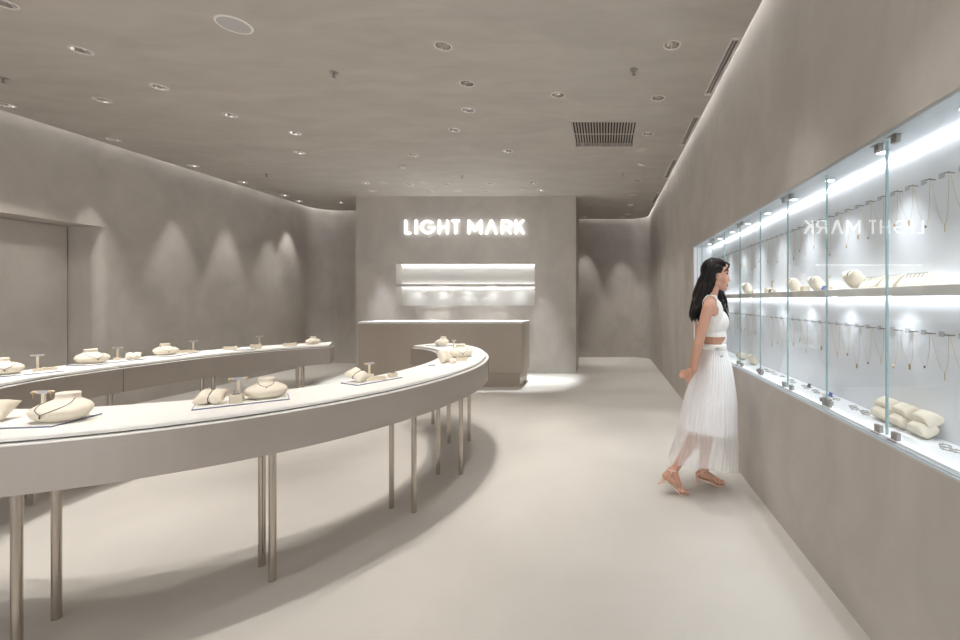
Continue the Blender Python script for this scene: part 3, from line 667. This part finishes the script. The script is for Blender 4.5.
# ------------------------------------------------------------------ contents of the showcase
DZ = CZ0 + 0.016; SZ = 1.424
for row, zr, nm in ((0, 1.842, 'upper'), (1, 1.238, 'lower')):
    nc = 0
    for k in range(40):
        y = 1.671 + .095 * (k - 2)
        if y < 1.5: continue
        n_ = ordinal(k + 1)
        t = thing('necklace_peg', 'slim dark peg with grey tag, %s from the right in the %s row' % (n_, nm), 'peg', (BXW, y, zr), 0, 'necklace pegs of the %s row' % nm)
        bm = BM(); tube(bm, [(0, -.038, 0), (-.03, -.038, .002)], .0022, 6); box(bm, -.032, -.028, -.05, -.026, -.001, .003); obj('peg', bm, M['silver'], t)
        bm = BM(); box(bm, -.016, -.013, -.006, .020, -.008, .012); box(bm, -.013, 0, .004, .010, 0, .003); obj('tag', bm, M['tag'], t)
        drop = random.uniform(.13, .21); ym = y - .038 + .047 + random.uniform(-.008, .008); ya, yb = y - .034, y + .095 - .042
        pts = [(BXW - .02, ya, zr + .003)]
        for q in range(1, 12):
            u = q / 12; sag = math.sin(u * PI / 2) ** 1.05; pts.append((BXW - .02 + .014 * sag, ya + (ym - ya) * u ** 1.25, zr - drop * sag))
        pts.append((BXW - .005, ym, zr - drop))
        for q in range(11, 0, -1):
            u = q / 12; sag = math.sin(u * PI / 2) ** 1.05; pts.append((BXW - .02 + .014 * sag, yb + (ym - yb) * u ** 1.25, zr - drop * sag))
        pts.append((BXW - .02, yb, zr + .003))
        if k > 5 and (k * 7 + row * 3) % 10 in (0, 4): continue
        nc += 1
        n = thing('necklace', 'fine gold pendant necklace, %s from the right in the %s row' % (ordinal(nc), nm), 'necklace', (0, 0, 0), 0, 'hanging necklaces of the %s row' % nm)
        bm = BM(); tube(bm, pts, .0006, 4); obj('chain', bm, M['gold'], n)
        bm = BM(); kind = k % 4
        if kind == 0: box(bm, BXW - .009, BXW - .004, ym - .0035, ym + .0035, zr - drop - .022, zr - drop)
        elif kind == 1: ellipsoid(bm, (BXW - .006, ym, zr - drop - .006), (.003, .006, .008), n=10)
        elif kind == 2: tube(bm, [(BXW - .006, ym, zr - drop), (BXW - .006, ym, zr - drop - .03)], .0014, 5)
        else: ellipsoid(bm, (BXW - .006, ym, zr - drop - .004), (.003, .005, .005), n=10)
        obj('pendant', bm, M['gold' if kind != 3 else 'darksilver'], n)
def cpillow(y, label, z=DZ, x=1.235, s=1.0, br=None, g='cushions in the showcase', rz=90, tilt=50):
    pillow(x, y, z + .0005, R_(rz), R_(tilt), .05 * s, .05 * s, .034 * s, label, br, group=g)
# three pillow pairs on the deck
def pair(y, label):
    t = thing('bracelet_roll', label, 'jewellery cushion', (1.248, y, DZ + .0005), R_(90), 'paired cushions on the case deck')
    for dz, dx, nm in ((.026, .0, 'lower_pad'), (.070, -.018, 'upper_pad')):
        bm = cushion_bm(.051, .036, .036, 0.0, p=4.5); bmesh.ops.transform(bm, matrix=Euler((R_(-32), 0, 0)).to_matrix().to_4x4(), verts=bm.verts); bmesh.ops.scale(bm, vec=(1, 1, .8), verts=bm.verts)
        lo = min(v.co.z for v in bm.verts); bmesh.ops.translate(bm, verts=bm.verts, vec=(0, dx, (-lo if nm == 'lower_pad' else .070))); obj(nm, bm, M['cream'], t, True)
pair(1.725, 'cream double cushion on the deck, right one of three by the frame edge'); pair(1.845, 'cream double cushion on the deck, middle one of three'); pair(1.965, 'cream double cushion on the deck, left one of three behind the glass edge')
cpillow(3.66, 'small cream cushion on the deck in front of the woman, right one', tilt=60, s=.95); cpillow(3.96, 'small cream cushion on the deck in front of the woman, left one', tilt=20, s=.9)
# shelf
def wedge(y, ln, label):
    bm = BM(); pr = [(1.195, SZ + .0005), (1.262, SZ + .0005), (1.262, SZ + .040), (1.248, SZ + .052), (1.236, SZ + .05), (1.2, SZ + .012)]
    loft(bm, [[(a - 1.23, -ln / 2, b - SZ) for a, b in pr], [(a - 1.23, ln / 2, b - SZ) for a, b in pr]]); bmesh.ops.recalc_face_normals(bm, faces=bm.faces)
    t = thing('earring_wedge', label, 'earring wedge', (1.23, y, SZ), 0, 'earring wedges on the case shelf'); obj('wedge', bm, M['cream'], t)
    bm = BM(); n = int(ln / .011)
    for k in range(n):
        yy = -ln / 2 + .008 + (ln - .016) * k / (n - 1); ellipsoid(bm, (.004, yy, .051), (.002, .002, .003), n=6)
        if k % 2: tube(bm, [(-.001, yy, .047), (-.013, yy, .033)], .0013, 4)
    o = obj('earring_row', bm, M['darksilver'], t); o['label'] = 'rows of dark stud earrings'; o['kind'] = 'stuff'
wedge(1.735, .13, 'cream wedge with rows of dark earrings, rightmost of three on the shelf'); wedge(1.875, .10, 'cream wedge with rows of dark earrings, middle of three on the shelf'); wedge(2.01, .12, 'cream wedge with few dark earrings, left of three on the shelf')
cpillow(2.15, 'big cream cushion on the shelf left of the earring wedges', SZ, x=1.225, s=1.05, br='dark bracelet round the big shelf cushion')
cpillow(2.54, 'cream cushion on the shelf left of the blue tag', SZ, x=1.225, s=.95, br='dark bracelet round the shelf cushion by the blue tag')
cpillow(2.84, 'cream cushion on the shelf right of the tiny stand with dark tag', SZ, x=1.225, s=1.0, br='dark bracelet round the shelf cushion nearest the small stand')
cpillow(3.77, 'cream rounded cushion on the shelf just right of the face', SZ, x=1.225, s=1.0, tilt=70)
tstand(1.21, 2.38, R_(90), .075, 'small earring stand with blue tag on the shelf', z=SZ + .0005, bw=.05, tagm='tag')
tstand(1.21, 3.17, R_(90), .085, 'small earring stand with dark tag on the shelf', z=SZ + .0005, bw=.06, tagm='tag')
block(1.215, 2.66, R_(90), .05, .04, .03, 'white ring block on the shelf left of the cushion by the blue tag', z=SZ + .0005, slot=False)
block(1.215, 3.26, R_(90), .05, .04, .035, 'white ring block on the shelf left of the small stand with dark tag', z=SZ + .0005, slot=False)
block(1.215, 3.66, R_(90), .05, .04, .025, 'white ring block on the shelf right of the rounded cushion', z=SZ + .0005, slot=False)
def ptag(x, y, z, m, label):
    bm = BM(); pr = [(-.008, 0), (.012, 0), (.010, .0015), (-.004, .0015), (.002, .022), (0, .022)]
    loft(bm, [[(a, -.017, b) for a, b in pr], [(a, .017, b) for a, b in pr]]); bmesh.ops.recalc_face_normals(bm, faces=bm.faces)
    tag(obj('price_card', bm, M[m], None, False, (x, y, z + .0005)), label, 'price card', 'standing price cards')
ptag(1.178, 2.355, SZ, 'bluetag', 'small blue price card standing on the shelf'); ptag(1.178, 3.12, SZ, 'darktag', 'small dark price card on the shelf before the small stand'); ptag(1.178, 3.80, SZ, 'darktag', 'small dark price card on the shelf nearest the face')
x_ = 1.262; ptag(x_, F * x_ / (831 - PX), DZ, 'bluetag', 'small blue price card standing on the case deck'); ptag(x_, F * x_ / (809.5 - PX), DZ, 'darktag', 'small dark price card standing on the case deck')
ky = 0
for (pa, pb, n) in ((942, 962, 3), (850, 873, 4), (802, 839, 7), (789, 799, 2), (770, 785, 3), (764, 773, 2)):
    for k in range(n):
        px = pa + (pb - pa) * (k + .5) / n; x = 1.25; y = F * x / (px - PX)
        ky += 1; bm = BM(); a_ = .020
        tube(bm, [(a_ * .8 * math.cos(2 * PI * q / 22), a_ * math.sin(2 * PI * q / 22), .0022 + .001 * math.sin(q)) for q in range(22)], .0018, 5, True)
        for q in range(0, 22, 4): ellipsoid(bm, (a_ * .8 * math.cos(2 * PI * q / 22), a_ * math.sin(2 * PI * q / 22), .0035), (.003, .003, .003), n=6)
        tag(obj('bracelet', bm, M['palesilver'], None, True, (x - .02 * (k % 2), y, DZ + .0005)), 'thin beaded bracelet lying on the case deck, %s from the right' % ordinal(ky), 'bracelet', 'bracelets lying on the deck')

# ------------------------------------------------------------------ the woman at the showcase
PYc = 3.20
pw = thing('person', 'woman with long black hair in a white sleeveless top and sheer skirt at the showcase', 'person', (0.72, PYc, 0))
def V(x, y, z): return (x - 0.72, y - PYc, z)
def body():
    b = BM()
    E_ = lambda c, r, rot=None: ellipsoid(b, V(*c), r, Euler(rot) if rot else None)
    K = lambda p, q, a, c: ccap(b, V(*p), V(*q), a, c)
    # skull, face, jaw
    E_((.803, 3.2, 1.575), (.088, .072, .096)); E_((.842, 3.2, 1.545), (.058, .060, .088)); E_((.852, 3.2, 1.505), (.046, .050, .060))
    K((.80, 3.2 - .035, 1.50), (.872, 3.2 - .010, 1.456), .026, .019); K((.80, 3.2 + .035, 1.50), (.872, 3.2 + .010, 1.456), .026, .019)
    E_((.879, 3.2, 1.452), (.018, .019, .016)); E_((.885, 3.2, 1.60), (.016, .045, .03))
    K((.893, 3.2, 1.560), (.908, 3.2, 1.515), .008, .0095); E_((.914, 3.2, 1.511), (.0095, .009, .008)); E_((.903, 3.192, 1.507), (.008, .007, .006)); E_((.903, 3.208, 1.507), (.008, .007, .006))
    E_((.893, 3.2, 1.484), (.012, .020, .007)); E_((.891, 3.2, 1.473), (.012, .018, .007)); E_((.885, 3.2, 1.478), (.015, .024, .014))
    for s in (-1, 1):
        E_((.868, 3.2 + s * .045, 1.515), (.024, .02, .026)); E_((.890, 3.2 + s * .030, 1.578), (.012, .022, .008))
        E_((.885, 3.2 + s * .030, 1.560), (.012, .014, .010))
        E_((.812, 3.2 + s * .074, 1.535), (.018, .009, .030), (0, .2, 0)); E_((.808, 3.2 + s * .078, 1.543), (.014, .008, .018))
    # neck and shoulders
    K((.795, 3.2, 1.50), (.768, 3.2, 1.385), .050, .052); 
    for s in (-1, 1):
        K((.765, 3.2 + s * .03, 1.385), (.735, 3.2 + s * .140, 1.332), .045, .042)
        E_((.735, 3.2 + s * .160, 1.322), (.046, .042, .050))
    # torso
    E_((.765, 3.2, 1.27), (.088, .150, .13)); E_((.788, 3.2, 1.20), (.088, .125, .12)); E_((.797, 3.2, 1.10), (.082, .116, .12)); E_((.80, 3.2, 1.02), (.080, .116, .09))
    for s in (-1, 1): E_((.826, 3.2 + s * .055, 1.215), (.056, .060, .075))
    E_((.785, 3.2, .92), (.092, .138, .11)); 
    for s in (-1, 1): E_((.757, 3.2 + s * .06, .88), (.068, .068, .08))
    # legs
    K((.775, 3.12, .84), (.675, 3.115, .50), .078, .050); K((.675, 3.115, .50), (.645, 3.115, .38), .050, .050); K((.645, 3.115, .40), (.495, 3.12, .165), .050, .029)
    K((.775, 3.28, .84), (.775, 3.275, .47), .078, .050); K((.775, 3.275, .47), (.755, 3.27, .36), .050, .050); K((.755, 3.27, .37), (.738, 3.26, .110), .050, .029)
    def foot(an, heel, ball, toe, y, s):
        K((an[0], y, an[1]), (heel[0], y, heel[1]), .030, .024); K((heel[0], y, heel[1]), ((heel[0] + ball[0]) / 2, y, (heel[1] + ball[1]) / 2 + .01), .023, .026)
        K((an[0] + .01, y, an[1] - .02), (ball[0], y, ball[1]), .028, .017)
        K((ball[0] - .02, y - .016, ball[1] + .004), (ball[0], y + .018, ball[1]), .016, .016)
        for k in range(5):
            dy = (-.028 + .0125 * k) * s; ln = (1.0, .98, .9, .78, .62)[k]; r0 = (.0105, .0082, .0078, .0074, .007)[k]
            tx, tz = ball[0] + (toe[0] - ball[0]) * ln, ball[1] + (toe[1] - ball[1]) * ln
            K((ball[0] - .005, y - dy * .9, ball[1] - .002), (tx, y - dy, tz), r0 + .002, r0)
    foot((.488, .165), (.435, .128), (.545, .030), (.590, .018), 3.115, -1)
    foot((.738, .112), (.700, .082), (.842, .030), (.892, .018), 3.255, 1)
    # right arm hangs, hand behind the hip; left arm mirrored behind the back
    def hand(wr, d, n, sgn, k_=.9):
        d = Vector(d).normalized(); n = Vector(n).normalized(); sd = d.cross(n).normalized() * sgn; w_ = Vector(wr)
        pc = w_ + d * .042 * k_; rot = Matrix((d, sd, n)).transposed().to_euler()
        E_(tuple(pc), (.044 * k_, .034 * k_, .014), rot)
        for k in range(4):
            off = (-.026, -.009, .009, .025)[k] * k_; ln = (.062, .070, .066, .052)[k] * k_
            a = w_ + d * .075 * k_ + sd * off; m = a + (d * .96 - n * .25).normalized() * ln * .5; t = m + (d * .8 - n * .6).normalized() * ln * .5
            K(tuple(w_ + d * .05 + sd * off * .9), tuple(a), .0105, .0095); K(tuple(a), tuple(m), .0093, .0085); K(tuple(m), tuple(t), .0085, .007)
        a = w_ + d * .02 - sd * .024; m = a + (d * .6 - sd * .7 - n * .2).normalized() * .032; t = m + (d * .9 - sd * .2 - n * .3).normalized() * .028
        K(tuple(a), tuple(m), .0125, .0105); K(tuple(m), tuple(t), .0102, .008)
    K((.718, 3.035, 1.315), (.652, 3.012, 1.09), .041, .033); K((.650, 3.012, 1.09), (.640, 3.012, 1.05), .035, .036); K((.642, 3.012, 1.06), (.622, 3.035, .885), .036, .022)
    hand((.620, 3.040, .880), (-.50, .78, -.38), (.80, .45, -.25), -1)
    K((.73, 3.37, 1.32), (.735, 3.392, 1.08), .042, .034); K((.735, 3.392, 1.08), (.733, 3.39, 1.05), .035, .036); K((.733, 3.39, 1.06), (.675, 3.385, .86), .036, .023)
    hand((.673, 3.384, .852), (-.2, -.35, -.9), (.1, -.9, .35), 1)
    return b
bod = fuse(body(), 'body', [M['skin'], M['lips'], M['brow'], M['eye']], pw, voxel=0.0042, it=5)
for p in bod.data.polygons:
    x, y, z = p.center; x += .72; ay = abs(y)
    if x > .888 and 1.4675 < z < 1.488 and ay < .024 - abs(z - 1.478) * .6: p.material_index = 1
    elif x > .862 and abs(z - 1.586 - (ay - .03) * -.15) < .0036 and .012 < ay < .056: p.material_index = 2
    elif x > .862 and abs(z - 1.560) < .0040 and .018 < ay < .046: p.material_index = 3
# garments copied off the body surface
def garment(name, keep, off, m, parent, th=0.004):
    src = bod.data; b = BM(); b.from_mesh(src); b.normal_update()
    kill = [f for f in b.faces if not keep(f.calc_center_median() + Vector((.72, PYc, 0)))]
    bmesh.ops.delete(b, geom=kill, context='FACES')
    for _ in range(3): bmesh.ops.smooth_vert(b, verts=[v for v in b.verts if v.is_boundary], factor=.5, use_axis_x=True, use_axis_y=True, use_axis_z=True)
    b.normal_update()
    for v in b.verts: v.co += v.normal * off
    for f in b.faces: f.material_index = 0
    me = bpy.data.meshes.new('g'); b.to_mesh(me); b.free(); o = bpy.data.objects.new('g', me); C.objects.link(o)
    s = o.modifiers.new('s', 'SOLIDIFY'); s.thickness = th; s.offset = -1
    k = o.modifiers.new('k', 'SMOOTH'); k.iterations = 2
    return evaluated(o, name, m, parent)
def top_keep(c):
    x, y, z = c; ay = abs(y - PYc)
    if ay > .148 - max(0, z - 1.25) * .26: return False                      # armholes
    if z < 1.30 and ay > .142 and x < .72: return False
    if z > 1.40 or (z > 1.352 and math.hypot(ay, x - .775) < .066): return False
    if z > 1.108 - max(0, (x - .86)) * .3: return True
    return z > .985 and x > .803 + max(0, z - 1.035) * .75                    # front panel down to the waistband
top = garment('top', top_keep, .009, M['knit'], pw)
for x_, z_ in ((.787, 1.034), (.820, .982)):
    bm = BM(); ellipsoid(bm, V(x_, 3.2 - .142, z_), (.017, .007, .010), Euler((0, -.25, 0)), 12); o = obj('buckle', bm, M['palesilver'], top, True); o['label'] = 'oval silver buckle'
# skirt: gathered rings widening to a slanted hem
def interp(K, z):
    for a, b in zip(K, K[1:]):
        if a[0] >= z >= b[0]:
            u = (a[0] - z) / (a[0] - b[0]); return [a[i] + (b[i] - a[i]) * u for i in range(1, len(a))]
    return list(K[-1][1:])
KS = [(1.035, .712, .876, .124), (1.0, .708, .884, .130), (.90, .672, .915, .168), (.80, .645, .933, .190), (.645, .595, .953, .215), (.39, .540, .957, .225), (.08, .440, .962, .240)]
def skirt(name, z1f, off, amp, m, parent, seed, n=160, nz=40):
    rnd = random.Random(seed); ph = [rnd.uniform(0, 2 * PI) for _ in range(6)]; b = BM(); rings = []
    for i in range(nz + 1):
        ring = []
        for k in range(n):
            t = 2 * PI * k / n; zl = z1f(math.cos(t)); z = 1.035 + (zl - 1.035) * i / nz
            xa, xb, ry = interp(KS, z); g = min(1, max(0, (1.02 - z) / .55)) ** .8
            f = 1 + amp * g * (.55 * math.sin(9 * t + ph[0]) + .4 * math.sin(14 * t + ph[1] + 2 * z) + .22 * math.sin(25 * t + ph[2])) + .02 * min(1, max(0, (1.02 - z) / .03)) * math.sin(43 * t)
            cx, rx = (xa + xb) / 2, (xb - xa) / 2
            ring.append(V(cx + (rx + off) * f * math.cos(t), PYc + (ry + off) * f * math.sin(t), z))
        rings.append(ring)
    loft(b, rings, cap=False); return obj(name, b, m, parent, True)
sk = skirt('skirt', lambda c: .225 - .03 * c - .055 * c * c, .004, .042, M['sheer'], pw, 3)
skirt('lining', lambda c: .44 - .015 * c, -.011, .045, M['lining'], sk, 4)
bm = BM(); n = 60; rg = []
for z, o_ in ((1.018, .005), (1.022, .008), (1.048, .008), (1.058, .004), (1.056, -.002), (1.02, -.002)):
    xa, xb, ry = interp(KS, min(z, 1.035)); rg.append([V((xa + xb) / 2 + ((xb - xa) / 2 + o_) * math.cos(2 * PI * k / n), PYc + (ry + o_) * math.sin(2 * PI * k / n), z) for k in range(n)])
loft(bm, rg, cap=False); obj('waistband', bm, M['knit'], sk, True)
# sandals
def sandal(an, heel, ball, toe, tip, y):
    b = BM(); P = []
    for (x, z), w_ in zip(((heel[0] - .022, heel[1] - .022), (heel[0] + .01, heel[1] - .026), ((heel[0] + ball[0]) / 2, (heel[1] + ball[1]) / 2 - .022), (ball[0] - .01, ball[1] - .022), (ball[0] + .02, ball[1] - .024), (toe[0] + .008, toe[1] - .013)), (.016, .024, .026, .036, .037, .02)):
        P.append([V(x, y - w_, z), V(x, y + w_, z), V(x - .003, y + w_, z - .008), V(x - .003, y - w_, z - .008)])
    loft(b, P); bmesh.ops.recalc_face_normals(b, faces=b.faces); s = obj('sandal', b, M['nude'], pw)
    b = BM(); ccap(b, V(heel[0] - .006, y, heel[1] - .034), V(tip[0], y, tip[1] + .007), .016, .007, 10); obj('heel', b, M['nude'], s, True)
    b = BM(); bx, bz = ball
    tube(b, [V(bx + .008 + .004 * math.cos(q), y + .041 * math.cos(q), bz - .016 + .042 * max(0, math.sin(q))) for q in (PI * k / 14 for k in range(15))], .0052, 6); obj('toe_strap', b, M['nude'], s, True)
    b = BM(); ax, az = an
    tube(b, [V(ax - .004 + .036 * math.cos(2 * PI * k / 24), y + .034 * math.sin(2 * PI * k / 24), az + .006 - .006 * math.cos(2 * PI * k / 24)) for k in range(24)], .0045, 6, True)
    for sg_ in (-1, 1): tube(b, [V(ax - .012, y + sg_ * .032, az + .006), V(heel[0] + .012, y + sg_ * .028, heel[1] - .02)], .0035, 6)
    obj('ankle_strap', b, M['nude'], s, True)
sandal((.488, .165), (.435, .128), (.545, .034), (.590, .024), (.385, .064), 3.115)
sandal((.738, .112), (.700, .082), (.842, .034), (.892, .024), (.690, .0), 3.255)
# hair: one mesh of a cap volume plus many wavy locks
b = BM()
ellipsoid(b, V(.787, 3.2, 1.588), (.088, .086, .088)); ellipsoid(b, V(.762, 3.2, 1.54), (.062, .084, .11)); ellipsoid(b, V(.835, 3.2, 1.635), (.055, .072, .036), Euler((0, .45, 0)))
ccap(b, V(.75, 3.2, 1.50), V(.705, 3.19, 1.40), .072, .068); ccap(b, V(.705, 3.15, 1.40), V(.650, 3.13, 1.27), .050, .034); ccap(b, V(.705, 3.23, 1.40), V(.655, 3.22, 1.27), .055, .036)
ccap(b, V(.72, 3.13, 1.47), V(.69, 3.13, 1.38), .035, .035)
ccap(b, V(.83, 3.274, 1.53), V(.865, 3.30, 1.38), .022, .030); ccap(b, V(.865, 3.30, 1.38), V(.885, 3.285, 1.25), .028, .016)
hair = fuse(b, 'hair', M['hair'], pw, voxel=0.006, it=6)
b = BM(); b.from_mesh(hair.data); rnd = random.Random(5)
def spline(P, n):
    P = [Vector(p) for p in P]; P = [P[0] * 2 - P[1]] + P + [P[-1] * 2 - P[-2]]; out = []
    for i in range(1, len(P) - 2):
        for k in range(n):
            t = k / n; a, c, d, e_ = P[i - 1], P[i], P[i + 1], P[i + 2]
            out.append(.5 * ((2 * c) + (d - a) * t + (2 * a - 5 * c + 4 * d - e_) * t * t + (3 * c - a - 3 * d + e_) * t ** 3))
    return out + [P[-2]]
def lock(P, r, wav):
    q = spline(P, 6); n = len(q); f = rnd.uniform(.9, 1.3); ph = rnd.uniform(0, 6)
    for i in range(n):
        u = i / (n - 1); a = wav * max(0, u - .35) * 1.6
        q[i] = q[i] + Vector((math.sin(ph + u * 16 * f) * a, math.cos(ph * 2 + u * 15 * f) * a, 0))
    tube(b, q, [r * (.55 + .45 * math.sin(PI * min(1, i / n * 1.6 + .12) / 1.0) if i < n * .6 else r / r * (1 - (i / n - .6) / .42)) if False else r * (1 - .75 * max(0, i / (n - 1) - .55) / .45) for i in range(n)], 5)
for k in range(150):
    s = -1 if k % 3 else 1; u = rnd.random(); v = rnd.random()
    root = (.775 + .10 * u, 3.2 + s * .004, 1.678 - .035 * (u - .2) ** 2 * 4 - .015 * u)
    side = (.742 + .08 * u, 3.2 + s * (.072 + .014 * v), 1.60 + .012 * v)
    ear = (.722 + (.066 if s > 0 else .054) * u, 3.2 + s * (.082 + .008 * v), 1.525)
    if s < 0: P = [root, side, ear, (.685 + .058 * u, 3.125 - .02 * v + .05 * (1 - u), 1.415), (.638 + .050 * u, 3.09 + .10 * v, 1.31), (.622 + .055 * u, 3.10 + .11 * v, 1.262 - .05 * rnd.random())]
    else: P = [root, side, ear, (.70 + .05 * u, 3.27 - .08 * v, 1.415), (.648 + .045 * u, 3.25 - .09 * v, 1.31), (.63 + .045 * u, 3.24 - .09 * v, 1.25 - .03 * rnd.random())]
    lock([V(*p) for p in P], rnd.uniform(.004, .008), .010)
for k in range(46):               # far side, falling forward over the shoulder
    u, v = rnd.random(), rnd.random()
    P = [(.80 + .08 * u, 3.205, 1.672 - .02 * u), (.80 + .06 * u, 3.28 + .006 * v, 1.60), (.825 + .04 * u, 3.284 + .01 * v, 1.50), (.83 + .075 * u, 3.29 + .02 * v, 1.40), (.85 + .075 * u, 3.28 + .03 * v, 1.31), (.87 + .055 * u, 3.27 + .04 * v, 1.24 - .03 * v)]
    lock([V(*p) for p in P], rnd.uniform(.004, .007), .012)
for k in range(7):               # wisps at the forehead
    u = rnd.random(); P = [(.86 + .03 * u, 3.19, 1.655 - .01 * u), (.893 + .008 * u, 3.165 - .01 * u, 1.622), (.880, 3.140, 1.597 - .01 * u), (.850, 3.128, 1.57)]
    lock([V(*p) for p in P], .0028, .002)
b.to_mesh(hair.data); b.free()
for p in hair.data.polygons: p.use_smooth = True
